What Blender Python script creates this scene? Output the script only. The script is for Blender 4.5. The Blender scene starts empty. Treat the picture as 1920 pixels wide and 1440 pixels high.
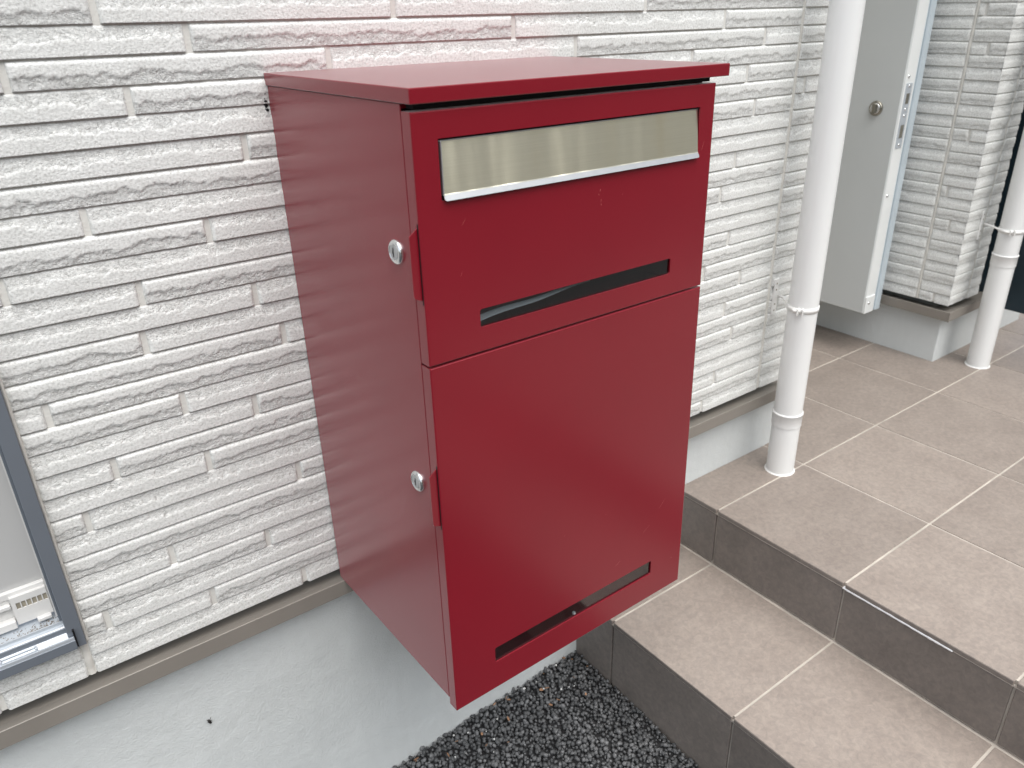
import bpy, bmesh, math, random
import numpy as np
from mathutils import Matrix, Vector, Euler

random.seed(7)
rng = np.random.default_rng(11)
scene = bpy.context.scene
COL = scene.collection

# ------------------------------------------------------------------ camera, sky, sun, exposure
cam_d = bpy.data.cameras.new("camera")
cam = bpy.data.objects.new("camera", cam_d)
COL.objects.link(cam)
cam.location = (-0.3564, -0.9696, 0.7833)
cam.rotation_euler = (1.1165, 0.0151, -0.6527)
cam_d.sensor_width = 36.0
cam_d.lens = 1486.84 / 1920 * 36
cam_d.shift_x = -29.79 / 1920
cam_d.shift_y = 15.28 / 1920
cam_d.clip_start = 0.02
cam_d.clip_end = 400
cam_d.dof.use_dof = True
cam_d.dof.focus_distance = 1.05
cam_d.dof.aperture_fstop = 9.0
scene.camera = cam

SUN_EL, SUN_AZ = math.radians(65), math.radians(186)      # azimuth from +Y, clockwise
world = bpy.data.worlds.new("World")
scene.world = world
world.use_nodes = True
wn = world.node_tree
wn.nodes.clear()
sky = wn.nodes.new("ShaderNodeTexSky")
sky.sky_type = 'NISHITA'
sky.sun_disc = False
sky.sun_elevation = SUN_EL
sky.sun_rotation = SUN_AZ
sky.air_density = 1.0
sky.dust_density = 3.0
sky.ozone_density = 1.0
hs = wn.nodes.new("ShaderNodeHueSaturation")
hs.inputs['Saturation'].default_value = 0.44               # overcast: nearly white sky
bg = wn.nodes.new("ShaderNodeBackground")
bg.inputs['Strength'].default_value = 0.15
wo = wn.nodes.new("ShaderNodeOutputWorld")
wn.links.new(sky.outputs[0], hs.inputs['Color'])
wn.links.new(hs.outputs[0], bg.inputs['Color'])
wn.links.new(bg.outputs[0], wo.inputs['Surface'])

sun_d = bpy.data.lights.new("sun", 'SUN')
sun_d.energy = 1.85
sun_d.angle = math.radians(75)
sun_d.color = (1.0, 0.998, 0.965)
sun = bpy.data.objects.new("sun", sun_d)
COL.objects.link(sun)
sdir = Vector((math.sin(SUN_AZ) * math.cos(SUN_EL), math.cos(SUN_AZ) * math.cos(SUN_EL), math.sin(SUN_EL)))
sun.rotation_euler = sdir.to_track_quat('Z', 'Y').to_euler()
sun.location = sdir * 20

scene.view_settings.view_transform = 'Standard'
scene.view_settings.look = 'None'
scene.view_settings.exposure = 0.62
scene.view_settings.gamma = 1.0
scene.view_settings.use_curve_mapping = False
scene.cycles.max_bounces = 10
scene.cycles.diffuse_bounces = 6
scene.cycles.transparent_max_bounces = 8


# ------------------------------------------------------------------ helpers: objects
def tag(o, label=None, cat=None, group=None, kind=None):
    if label: o["label"] = label
    if cat: o["category"] = cat
    if group: o["group"] = group
    if kind: o["kind"] = kind
    return o


def empty(name, loc, rot=(0, 0, 0)):
    o = bpy.data.objects.new(name, None)
    o.empty_display_size = 0.05
    o.location = loc
    o.rotation_euler = rot
    COL.objects.link(o)
    return o


def link(name, me, parent=None, loc=(0, 0, 0)):
    o = bpy.data.objects.new(name, me)
    o.location = loc
    if parent is not None:
        o.parent = parent
    COL.objects.link(o)
    return o


ORG = {}                                                    # mesh-space origin of every root


def from_bm(name, bm, mat, parent=None, root=None, smooth=False):
    """one mesh object; geometry is written in the root's building space"""
    org = ORG.get(root.name, Vector()) if root else Vector()
    bmesh.ops.translate(bm, verts=bm.verts, vec=-org)
    bmesh.ops.recalc_face_normals(bm, faces=bm.faces)
    me = bpy.data.meshes.new(name)
    bm.to_mesh(me)
    bm.free()
    if smooth:
        me.polygons.foreach_set("use_smooth", [True] * len(me.polygons))
    me.materials.append(mat)
    return link(name, me, parent)


def from_np(name, v, f, mat, parent=None, root=None, smooth=False):
    org = np.array(ORG.get(root.name, Vector()) if root else Vector())
    v = np.asarray(v, dtype=np.float32) - org.astype(np.float32)
    me = mesh_np(name, v, f)
    if smooth:
        me.polygons.foreach_set("use_smooth", np.ones(len(f), dtype=bool))
    me.materials.append(mat)
    return link(name, me, parent)


def mesh_np(name, v, f):
    v = np.asarray(v, dtype=np.float32)
    f = np.asarray(f, dtype=np.int32)
    me = bpy.data.meshes.new(name)
    me.vertices.add(len(v))
    me.vertices.foreach_set("co", v.ravel())
    n = f.shape[1]
    me.loops.add(f.size)
    me.loops.foreach_set("vertex_index", f.ravel())
    me.polygons.add(len(f))
    me.polygons.foreach_set("loop_start", np.arange(0, f.size, n, dtype=np.int32))
    me.polygons.foreach_set("loop_total", np.full(len(f), n, dtype=np.int32))
    me.update(calc_edges=True)
    return me


def box(bm, lo, hi, bevel=0.0, seg=1):
    lo, hi = Vector(lo), Vector(hi)
    r = bmesh.ops.create_cube(bm, size=1.0)
    vs = r['verts']
    for v in vs:
        v.co = Vector(((lo[i] + hi[i]) / 2 + v.co[i] * (hi[i] - lo[i]) for i in range(3)))
    if bevel > 0:
        es = list({e for v in vs for e in v.link_edges})
        bmesh.ops.bevel(bm, geom=es, offset=bevel, segments=seg, affect='EDGES', profile=0.5)
    return bm


def lathe(bm, pts, axis_o, axis_d, seg=32, cap0=True, cap1=True):
    """pts: (radius, height along axis)"""
    axis_d = Vector(axis_d).normalized()
    q = Vector((0, 0, 1)).rotation_difference(axis_d)
    rings = []
    for r, h in pts:
        ring = []
        for i in range(seg):
            a = 2 * math.pi * i / seg
            ring.append(bm.verts.new(Vector(axis_o) + q @ Vector((r * math.cos(a), r * math.sin(a), h))))
        rings.append(ring)
    for a, b in zip(rings[:-1], rings[1:]):
        for i in range(seg):
            f = bm.faces.new((a[i], a[(i + 1) % seg], b[(i + 1) % seg], b[i]))
            f.smooth = True
    if cap0: bm.faces.new([bm.verts.new(v.co) for v in reversed(rings[0])])
    if cap1: bm.faces.new([bm.verts.new(v.co) for v in rings[-1]])
    return bm


def tube(bm, path, r, seg=10):
    path = [Vector(p) for p in path]
    rings = []
    for i, p in enumerate(path):
        d = (path[min(i + 1, len(path) - 1)] - path[max(i - 1, 0)]).normalized()
        q = Vector((0, 0, 1)).rotation_difference(d)
        rr = r[i] if isinstance(r, (list, tuple)) else r
        rings.append([bm.verts.new(p + q @ Vector((rr * math.cos(2 * math.pi * k / seg), rr * math.sin(2 * math.pi * k / seg), 0))) for k in range(seg)])
    for a, b in zip(rings[:-1], rings[1:]):
        for k in range(seg):
            bm.faces.new((a[k], a[(k + 1) % seg], b[(k + 1) % seg], b[k])).smooth = True
    bm.faces.new(list(reversed(rings[0])))
    bm.faces.new(rings[-1])
    return bm


def prism(bm, prof, axis, a0, a1):
    """extrude a closed profile (list of 2-D points) along an axis"""
    idx = 'xyz'.index(axis)
    def P(p, a):
        c = list(p)
        c.insert(idx, a)
        return Vector(c)
    A = [bm.verts.new(P(p, a0)) for p in prof]
    B = [bm.verts.new(P(p, a1)) for p in prof]
    n = len(prof)
    for i in range(n):
        bm.faces.new((A[i], A[(i + 1) % n], B[(i + 1) % n], B[i]))
    bm.faces.new(A)
    bm.faces.new(list(reversed(B)))
    return bm


# ------------------------------------------------------------------ helpers: numpy noise
def vnoise(x, y, seed):
    x = np.asarray(x, float); y = np.asarray(y, float)
    xi = np.floor(x).astype(np.int64); yi = np.floor(y).astype(np.int64)
    fx = x - xi; fy = y - yi
    fx = fx * fx * (3 - 2 * fx); fy = fy * fy * (3 - 2 * fy)
    def h(a, b):
        n = (a * 374761393 + b * 668265263 + seed * 2147483647) & 0x7fffffff
        n = ((n ^ (n >> 13)) * 1274126177) & 0x7fffffff
        return ((n ^ (n >> 16)) & 0xffff) / 65535.0
    return (h(xi, yi) * (1 - fx) + h(xi + 1, yi) * fx) * (1 - fy) + (h(xi, yi + 1) * (1 - fx) + h(xi + 1, yi + 1) * fx) * fy


def fbm(x, y, seed, octv=3):
    s = 0; a = 0.5; tot = 0
    for o in range(octv):
        s = s + a * vnoise(x * 2 ** o, y * 2 ** o, seed + o * 17)
        tot += a
        a *= 0.5
    return s / tot


# ------------------------------------------------------------------ helpers: materials
def new_mat(name):
    m = bpy.data.materials.new(name)
    m.use_nodes = True
    nt = m.node_tree
    b = nt.nodes['Principled BSDF']
    return m, nt, b


def N(nt, t, **kw):
    n = nt.nodes.new(t)
    for k, v in kw.items():
        if k in n.inputs: n.inputs[k].default_value = v
        else: setattr(n, k, v)
    return n


def ramp(nt, fac, stops):
    r = nt.nodes.new("ShaderNodeValToRGB")
    e = r.color_ramp.elements
    while len(e) < len(stops): e.new(0.5)
    for i, (p, c) in enumerate(stops):
        e[i].position = p
        e[i].color = (*c, 1) if len(c) == 3 else c
    nt.links.new(fac, r.inputs[0])
    return r


def coords(nt):
    return nt.nodes.new("ShaderNodeTexCoord").outputs['Object']


def noise(nt, co, scale, detail=3, rough=0.55, dist=0.0):
    n = N(nt, "ShaderNodeTexNoise", Scale=scale, Detail=detail, Roughness=rough, Distortion=dist)
    if co is not None: nt.links.new(co, n.inputs['Vector'])
    return n.outputs['Fac']


def add_bump(nt, b, hgt, dist, strength=1.0, prev=None):
    n = N(nt, "ShaderNodeBump", Strength=strength, Distance=dist)
    nt.links.new(hgt, n.inputs['Height'])
    if prev is not None: nt.links.new(prev, n.inputs['Normal'])
    nt.links.new(n.outputs[0], b.inputs['Normal'])
    return n.outputs[0]


def paint(name, col, rough=0.45, spec=0.5, metallic=0.0, var=0.06, bump=None, nscale=9):
    m, nt, b = new_mat(name)
    co = coords(nt)
    f = noise(nt, co, nscale, 5)
    r = ramp(nt, f, [(0.3, tuple(c * (1 - var) for c in col)), (0.7, tuple(min(1, c * (1 + var)) for c in col))])
    nt.links.new(r.outputs[0], b.inputs['Base Color'])
    b.inputs['Roughness'].default_value = rough
    b.inputs['Specular IOR Level'].default_value = spec
    b.inputs['Metallic'].default_value = metallic
    if bump:
        add_bump(nt, b, noise(nt, co, bump[0], 3), bump[1])
    return m


M = {}
# white moulded siding: sandy coat, coarser where the face is split ("chip" attribute)
m, nt, b = new_mat("siding_white")
geo = nt.nodes.new("ShaderNodeNewGeometry")
co = geo.outputs['Position']
at = N(nt, "ShaderNodeAttribute", attribute_name="chip")
f1 = noise(nt, co, 26, 5, 0.6)
r = ramp(nt, f1, [(0.25, (0.700, 0.708, 0.686)), (0.75, (0.795, 0.805, 0.786))])
sp = noise(nt, co, 330, 3, 0.7)
rs = ramp(nt, sp, [(0.34, (0.66, 0.655, 0.64)), (0.52, (1, 1, 1)), (0.66, (1.13, 1.13, 1.13))])
mx = N(nt, "ShaderNodeMix", data_type='RGBA', blend_type='MULTIPLY')
mx.inputs[0].default_value = 0.75
nt.links.new(r.outputs[0], mx.inputs[6]); nt.links.new(rs.outputs[0], mx.inputs[7])
nt.links.new(mx.outputs[2], b.inputs['Base Color'])
b.inputs['Roughness'].default_value = 0.55
b.inputs['Specular IOR Level'].default_value = 0.4
p = add_bump(nt, b, noise(nt, co, 340, 3, 0.65), 0.0013, 0.7)
cn = noise(nt, co, 210, 5, 0.72, 1.0)
mm = N(nt, "ShaderNodeMath", operation='MULTIPLY')
sb = N(nt, "ShaderNodeMath", operation='SUBTRACT'); sb.inputs[1].default_value = 0.60
nt.links.new(cn, sb.inputs[0]); nt.links.new(sb.outputs[0], mm.inputs[0]); nt.links.new(at.outputs['Fac'], mm.inputs[1])
add_bump(nt, b, mm.outputs[0], 0.0042, 0.80, p)
M['siding'] = m
M['groove'] = paint("siding_groove", (0.66, 0.652, 0.615), 0.8, 0.2, var=0.05, bump=(300, 0.0006))
M['sealant'] = paint("beige_sealant", (0.66, 0.645, 0.60), 0.7, 0.3, var=0.07, bump=(120, 0.0008))

# foundation render
m, nt, b = new_mat("foundation_render")
co = coords(nt)
f1 = noise(nt, co, 3.5, 6, 0.6)
r = ramp(nt, f1, [(0.3, (0.620, 0.650, 0.650)), (0.72, (0.680, 0.708, 0.704))])
mp = N(nt, "ShaderNodeMapping"); mp.inputs['Scale'].default_value = (1, 1, 0.18)
nt.links.new(co, mp.inputs[0])
f2 = noise(nt, mp.outputs[0], 60, 4)
r2 = ramp(nt, f2, [(0.3, (0.965, 0.965, 0.965)), (0.65, (1, 1, 1))])
mx = N(nt, "ShaderNodeMix", data_type='RGBA', blend_type='MULTIPLY'); mx.inputs[0].default_value = 0.8
nt.links.new(r.outputs[0], mx.inputs[6]); nt.links.new(r2.outputs[0], mx.inputs[7])
nt.links.new(mx.outputs[2], b.inputs['Base Color'])
b.inputs['Roughness'].default_value = 0.75
b.inputs['Specular IOR Level'].default_value = 0.3
p = add_bump(nt, b, noise(nt, co, 330, 4, 0.65), 0.0016, 0.7)
add_bump(nt, b, noise(nt, co, 35, 3), 0.003, 0.5, p)
M['foundation'] = m

M['flashing'] = paint("taupe_metal", (0.235, 0.215, 0.190), 0.38, 0.5, var=0.08, nscale=6)

# tiles
m, nt, b = new_mat("porch_tile")
oi = nt.nodes.new("ShaderNodeObjectInfo")
geo = nt.nodes.new("ShaderNodeNewGeometry")
co = geo.outputs['Position']
f1 = noise(nt, co, 11, 6, 0.62)
f2 = noise(nt, co, 95, 5, 0.7, 0.6)
r1 = ramp(nt, f1, [(0.28, (0.258, 0.219, 0.192)), (0.74, (0.318, 0.274, 0.240))])
r2 = ramp(nt, f2, [(0.36, (0.85, 0.85, 0.86)), (0.66, (1.12, 1.11, 1.09))])
mx = N(nt, "ShaderNodeMix", data_type='RGBA', blend_type='MULTIPLY'); mx.inputs[0].default_value = 1.0
nt.links.new(r1.outputs[0], mx.inputs[6]); nt.links.new(r2.outputs[0], mx.inputs[7])
hv = N(nt, "ShaderNodeHueSaturation")
mr = N(nt, "ShaderNodeMapRange"); mr.inputs[3].default_value = 0.90; mr.inputs[4].default_value = 1.07
nt.links.new(oi.outputs['Random'], mr.inputs[0]); nt.links.new(mr.outputs[0], hv.inputs['Value'])
nt.links.new(mx.outputs[2], hv.inputs['Color'])
nt.links.new(hv.outputs[0], b.inputs['Base Color'])
rr = ramp(nt, f1, [(0.2, (0.42,) * 3), (0.8, (0.56,) * 3)])
nt.links.new(rr.outputs[0], b.inputs['Roughness'])
b.inputs['Specular IOR Level'].default_value = 0.4
add_bump(nt, b, f2, 0.0006, 0.5)
M['tile'] = m
m2 = m.copy(); m2.name = "shaded_riser_tile"  # same tile, with the shade on its upright faces put into the colour
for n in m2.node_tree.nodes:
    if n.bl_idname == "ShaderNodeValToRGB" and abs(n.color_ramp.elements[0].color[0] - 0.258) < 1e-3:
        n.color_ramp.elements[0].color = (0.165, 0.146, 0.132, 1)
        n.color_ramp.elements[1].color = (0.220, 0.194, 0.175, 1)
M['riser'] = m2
M['grout'] = paint("cream_grout", (0.50, 0.455, 0.40), 0.85, 0.2, var=0.22, bump=(220, 0.0006), nscale=14)
M['smear'] = paint("white_smear", (0.86, 0.87, 0.89), 0.5, 0.4, var=0.08)

# red paint: fine leathery grain, a few scuffs
m, nt, b = new_mat("red_enamel")
co = coords(nt)
f1 = noise(nt, co, 5, 4)
r = ramp(nt, f1, [(0.3, (0.195, 0.0048, 0.0138)), (0.7, (0.214, 0.0055, 0.0152))])
mp = N(nt, "ShaderNodeMapping"); mp.inputs['Scale'].default_value = (1.0, 1.0, 1.0); mp.inputs['Rotation'].default_value = (0.4, 0.9, 0.3)
nt.links.new(co, mp.inputs[0])
nt.links.new(r.outputs[0], b.inputs['Base Color'])
b.inputs['Roughness'].default_value = 0.40
b.inputs['Specular IOR Level'].default_value = 0.5
fr = noise(nt, co, 7, 5)
rr = ramp(nt, fr, [(0.25, (0.235,) * 3), (0.75, (0.260,) * 3)])
nt.links.new(rr.outputs[0], b.inputs['Roughness'])
b.inputs['IOR'].default_value = 1.52
b.inputs['Sheen Weight'].default_value = 0.60
b.inputs['Sheen Roughness'].default_value = 0.28
b.inputs['Sheen Tint'].default_value = (1, 0.93, 0.94, 1)
M['red'] = m
M['scratch'] = paint("scratch_pink", (0.42, 0.11, 0.11), 0.6, 0.3)
M['dark'] = paint("black_inside", (0.012, 0.012, 0.013), 0.6, 0.3)
M['gap_mastic'] = paint("black_gap", (0.010, 0.010, 0.011), 0.7, 0.2)  # black stands in for shade in gaps, slots and holes; mastic shares it

# brushed steel
m, nt, b = new_mat("brushed_steel")
co = coords(nt)
mp = N(nt, "ShaderNodeMapping"); mp.inputs['Scale'].default_value = (4, 1, 700)
nt.links.new(co, mp.inputs[0])
f1 = noise(nt, mp.outputs[0], 3, 4, 0.7)
r = ramp(nt, f1, [(0.3, (0.80, 0.765, 0.60)), (0.7, (0.88, 0.845, 0.68))])
nt.links.new(r.outputs[0], b.inputs['Base Color'])
b.inputs['Metallic'].default_value = 1.0
b.inputs['Roughness'].default_value = 0.36
b.inputs['Anisotropic'].default_value = 0.85
b.inputs['Anisotropic Rotation'].default_value = 0.0
tg = N(nt, "ShaderNodeCombineXYZ", Z=1.0)
nt.links.new(tg.outputs[0], b.inputs['Tangent'])
mp2 = N(nt, "ShaderNodeMapping"); mp2.inputs['Scale'].default_value = (1, 1, 0.02)
nt.links.new(co, mp2.inputs[0])
bp = add_bump(nt, b, f1, 0.00008, 0.6)
add_bump(nt, b, noise(nt, mp2.outputs[0], 13, 2, 0.5), 0.0120, 1.0, bp)
M['steel'] = m
M['steel_lip'] = paint("steel_edge", (0.55, 0.56, 0.57), 0.5, 0.5, metallic=1.0, var=0.05, nscale=60)
M['chrome'] = paint("chrome", (0.80, 0.81, 0.81), 0.16, 0.5, metallic=1.0, var=0.03)
M['nickel'] = paint("aged_nickel", (0.36, 0.34, 0.29), 0.3, 0.5, metallic=1.0, var=0.12, nscale=40)

# window pane of the letterbox: dark acrylic that mirrors a little
m, nt, b = new_mat("dark_acrylic")
nt.nodes.remove(b)
out = nt.nodes['Material Output']
tr = N(nt, "ShaderNodeBsdfTransparent"); tr.inputs[0].default_value = (0.72, 0.74, 0.75, 1)
gl = N(nt, "ShaderNodeBsdfGlossy", Roughness=0.05)
gl.inputs[0].default_value = (0.9, 0.9, 0.9, 1)
fz = N(nt, "ShaderNodeFresnel", IOR=2.0)
ms = nt.nodes.new("ShaderNodeMixShader")
gb = nt.nodes.new("ShaderNodeNewGeometry")
km = N(nt, "ShaderNodeMath", operation='MULTIPLY'); inv = N(nt, "ShaderNodeMath", operation='SUBTRACT'); inv.inputs[0].default_value = 1.0
nt.links.new(gb.outputs['Backfacing'], inv.inputs[1]); nt.links.new(inv.outputs[0], km.inputs[0]); nt.links.new(fz.outputs[0], km.inputs[1])
nt.links.new(km.outputs[0], ms.inputs[0]); nt.links.new(tr.outputs[0], ms.inputs[1]); nt.links.new(gl.outputs[0], ms.inputs[2])
nt.links.new(ms.outputs[0], out.inputs['Surface'])
M['acrylic'] = m

M['pvc'] = paint("white_pvc", (0.80, 0.81, 0.80), 0.32, 0.5, var=0.02, nscale=4)
M['pvc_b'] = paint("white_bracket", (0.80, 0.80, 0.78), 0.42, 0.5, var=0.04)
M['door_grey'] = paint("grey_door_skin", (0.60, 0.625, 0.622), 0.42, 0.4, var=0.03, nscale=3)
M['door_edge'] = paint("door_edge_white", (0.74, 0.76, 0.75), 0.4, 0.4, var=0.04)
M['door_trim'] = paint("door_trim_bluegrey", (0.50, 0.57, 0.61), 0.4, 0.5, var=0.04)
M['navy'] = paint("navy_panel", (0.012, 0.026, 0.036), 0.35, 0.5, var=0.15)
M['alu'] = paint("shaded_aluminium", (0.20, 0.225, 0.26), 0.36, 0.5, metallic=0.35, var=0.04)  # aluminium darkened to slate: the frame's shade is put into the colour
M['alu_l'] = paint("silver_aluminium", (0.50, 0.54, 0.58), 0.40, 0.5, metallic=0.35, var=0.05)
M['white_pl'] = paint("white_plastic", (0.64, 0.635, 0.62), 0.5, 0.4, var=0.04, nscale=30)
M['pane'] = paint("frosted_pane", (0.46, 0.46, 0.455), 0.22, 0.5, var=0.03, nscale=5)
M['ventdark'] = paint("vent_shadow_beige", (0.30, 0.275, 0.22), 0.8, 0.2, var=0.2, nscale=90)
M['dirt'] = paint("dry_dirt", (0.16, 0.12, 0.08), 0.9, 0.1, var=0.4, nscale=200)
M['insect'] = paint("insect_black", (0.015, 0.013, 0.012), 0.4, 0.4)
M['leaf'] = paint("dry_leaf", (0.30, 0.17, 0.10), 0.8, 0.2, var=0.45, nscale=60)
M['pale'] = paint("pale_grit", (0.70, 0.70, 0.68), 0.7, 0.3, var=0.1)
M['plaster'] = paint("entrance_plaster", (0.62, 0.61, 0.58), 0.8, 0.2)

# stones
m, nt, b = new_mat("black_stone")
geo = nt.nodes.new("ShaderNodeNewGeometry")
f1 = noise(nt, geo.outputs['Position'], 130, 4)
rp = ramp(nt, geo.outputs['Random Per Island'], [(0.0, (0.054, 0.056, 0.058)), (0.6, (0.092, 0.094, 0.096)), (0.95, (0.155, 0.157, 0.16))])
mx = N(nt, "ShaderNodeMix", data_type='RGBA', blend_type='MULTIPLY'); mx.inputs[0].default_value = 1
r2 = ramp(nt, f1, [(0.3, (0.75,) * 3), (0.7, (1.25,) * 3)])
nt.links.new(rp.outputs[0], mx.inputs[6]); nt.links.new(r2.outputs[0], mx.inputs[7])
nt.links.new(mx.outputs[2], b.inputs['Base Color'])
b.inputs['Roughness'].default_value = 0.55
b.inputs['Specular IOR Level'].default_value = 0.45
add_bump(nt, b, noise(nt, geo.outputs['Position'], 900, 2), 0.0006, 0.6)
M['stone'] = m
m, nt, b = new_mat("asphalt_sheet")
geo = nt.nodes.new("ShaderNodeNewGeometry")
vo = N(nt, "ShaderNodeTexVoronoi", Scale=120)
nt.links.new(geo.outputs['Position'], vo.inputs['Vector'])
r = ramp(nt, vo.outputs['Distance'], [(0.0, (0.05, 0.05, 0.052)), (0.8, (0.012, 0.012, 0.013))])
nt.links.new(r.outputs[0], b.inputs['Base Color'])
b.inputs['Roughness'].default_value = 0.8
M['asphalt'] = m
M['road'] = paint("road_asphalt", (0.085, 0.085, 0.083), 0.85, 0.3, var=0.15, nscale=40)

# ------------------------------------------------------------------ measures
P = 0.02972                       # height of one siding course
GR = 0.0018                       # groove between courses
DEP = 0.0038                      # groove depth
XE, Y0, S = 0.7944, -0.0974, 0.300
ZT, RI, TR = -0.1794, 0.1397, 0.2923
ZL = ZT - RI
XL = XE - TR
GT = 0.0047                       # tile joint
FY = 0.015                        # foundation face
WX1 = 1.118                       # end of the long wall
CX = 1.864                        # porch wall face


# ------------------------------------------------------------------ siding bricks
LAST = {}


def put_brick(v, f, root):
    o = from_np("brick", v, f, M['siding'], root, root)
    a = o.data.attributes.new('chip', 'FLOAT', 'POINT')
    a.data.foreach_set('value', LAST['chip'].astype(np.float32))
    return o


def brick(L, typ, seed, f3d, ds=0.0026, miter=(False, False), h=P - GR, tscale=1.0):
    """grid with recess d(s,t); f3d maps (s,t,d) arrays to world points"""
    n = max(4, int(round((L - 0.006) / ds)))
    s = np.concatenate([[0, .0012, .0028], np.linspace(.003, L - .003, n + 1)[1:-1], [L - .0028, L - .0012, L]])
    nt_ = max(6, int(round((h - 0.006) / (ds * 0.72 * tscale))))
    t = np.concatenate([[0, .0009, .0022], np.linspace(.0025, h - .0042, nt_ + 1)[1:], [h - .0022, h]])
    SS, TT = np.meshgrid(s, t, indexing='ij')
    sd = seed * 7.31
    d = 0.00035 * fbm(SS * 420 + sd, TT * 420, seed, 2)
    jag = 0.30 * (fbm(s * 26 + sd, s * 0 + 1.5, seed + 3, 3) - .5) + 0.34 * (fbm(s * 120 + sd, s * 0 + 7.5, seed + 5, 3) - .5)
    rough = fbm(SS * 190 + sd, TT * 300, seed + 9, 3)
    rough2 = fbm(SS * 60 + sd, TT * 120, seed + 13, 2)
    ridg = np.abs(2 * fbm(SS * 150 + sd, TT * 170, seed + 21, 3) - 1)
    chip = None
    brk = np.clip(fbm(SS * 75 + sd, TT * 30, seed + 33, 2) * 2.6 - .65, 0, 1)
    jag = jag + 0.16 * (fbm(s * 330 + sd, s * 0 + 3.5, seed + 6, 2) - .5)
    if typ == 'A':                # split face along the upper edge, sharp lower edge
        bt = (h * np.clip(0.52 + jag, .22, .86))[:, None]
        u = np.clip((TT - bt) / np.maximum(h - bt, .002), 0, 1)
        on = np.clip((TT - bt) / 0.0016, 0, 1)
        d = d + on * (0.0001 + 0.0026 * u + 0.0009 * rough * (0.4 + 0.6 * u) + 0.0007 * (rough2 - .4) + 0.0005 * ridg)
    else:                         # crisp upper bevel, split face along the lower edge
        bt = (h * np.clip(0.42 + jag, .16, .72))[:, None]
        u = np.clip((bt - TT) / np.maximum(bt, .002), 0, 1)
        on = np.clip((bt - TT) / 0.0012, 0, 1)
        d = d + on * (0.0001 + 0.0005 * brk + 0.0001 * u + 0.0010 * rough + 0.0007 * (rough2 - .4) + 0.0010 * ridg)
    chip = on
    tb = np.clip((TT - (h - .0042)) / .0042, 0, 1)
    d = np.maximum(d, 0) * (1 - tb) + tb * np.maximum(d, DEP * tb)
    for side in (0, 1):
        if not miter[side]:
            e = (SS if side == 0 else L - SS)
            k = np.clip(1 - e / 0.0030, 0, 1)
            d = np.maximum(d, DEP * 0.9 * k ** 1.6)
    d = np.minimum(d, DEP - .0002)
    d[:, -1] = DEP
    # closing skirts into the backing
    back = DEP + 0.0022
    ns, nn = d.shape
    S2 = np.zeros((ns + 2, nn + 2)); T2 = np.zeros_like(S2); D2 = np.zeros_like(S2)
    S2[1:-1, 1:-1] = SS; T2[1:-1, 1:-1] = TT; D2[1:-1, 1:-1] = d
    S2[0], S2[-1] = 0, L
    S2[1:-1, 0] = s; S2[1:-1, -1] = s
    T2[:, 0] = 0; T2[:, -1] = h
    T2[0, 1:-1] = t; T2[-1, 1:-1] = t
    D2[0] = back; D2[-1] = back; D2[:, 0] = back; D2[:, -1] = back
    if miter[0]: S2 = np.where(np.arange(ns + 2)[:, None] <= 1, D2, S2)
    if miter[1]: S2 = np.where(np.arange(ns + 2)[:, None] >= ns, L - D2, S2)
    C2 = np.zeros_like(S2); C2[1:-1, 1:-1] = chip * (1 - tb)
    v = f3d(S2.ravel(), T2.ravel(), D2.ravel())
    a, bb = S2.shape
    idx = np.arange(a * bb).reshape(a, bb)
    f = np.stack([idx[:-1, :-1].ravel(), idx[1:, :-1].ravel(), idx[1:, 1:].ravel(), idx[:-1, 1:].ravel()], 1)
    LAST['chip'] = C2.ravel()
    return v, f


PATTERN = {  # course within a panel: joints along the wall, face type of each brick from the left
    0: ([-.45, -.0532, .39, .834], 'BAABA'), 1: ([-.58, -.1844, .25, .66], 'BABAB'),
    2: ([-.315, .08, .47, .867], 'BABAA'), 3: ([-.52, -.0955, .34, .78], 'ABABA'),
    4: ([-.62, -.2217, .20, .62], 'BAABA'), 5: ([-.40, .05, .48, .908], 'ABABB'),
    6: ([-.43, -.0355, .385, .785], 'BABAB'), 7: ([-.3035, .10, .48, .878], 'BABAB'),
    8: ([-.55, -.151, .29, .73], 'BABAB'), 9: ([-.259, .0827, .4747, .917], 'ABABA'),
    10: ([-.48, -.0784, .3614, .805], 'BABAB'), 11: ([-.57, -.165, .176, .616], 'ABAAB'),
    12: ([-.31, .09, .48, .869], 'ABABA'), 13: ([-.44, -.0254, .40, .785], 'ABABA'),
    14: ([-.60, -.1925, .22, .64], 'ABABA')}
NC = 33                            # courses built one by one (three above the frame)

wall = empty("house_wall", (0.2, 0.06, -0.5))
ORG[wall.name] = Vector((0.2, 0.06, -0.5))
tag(wall, "long white brick-textured house wall that carries the red letterbox", "wall")

bm = bmesh.new()
box(bm, (-0.342, DEP, 0.0012), (WX1 - DEP, 0.055, 1.30))
box(bm, (-0.90, DEP, 0.0012), (-0.342, 0.055, 0.0555))
box(bm, (-0.90, 0.055, -0.004), (WX1 - 0.012, 0.16, 0.0555))
box(bm, (-0.342, 0.055, 0.0555), (WX1 - 0.012, 0.16, 1.30))
box(bm, (-4.0, 0.012, 1.30), (WX1 - DEP, 0.16, 2.75))
box(bm, (-4.0, 0.012, -0.0), (-0.90, 0.16, 1.30))
box(bm, (WX1 - 0.06, 0.16, 0.0), (WX1 - 0.012, 1.05, 2.75))     # return into the porch
from_bm("backing", bm, M['groove'], wall, wall)


def long_wall(s0, z0):
    return lambda s, t, d: np.stack([s0 + s, d, z0 + t], 1)


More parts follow.
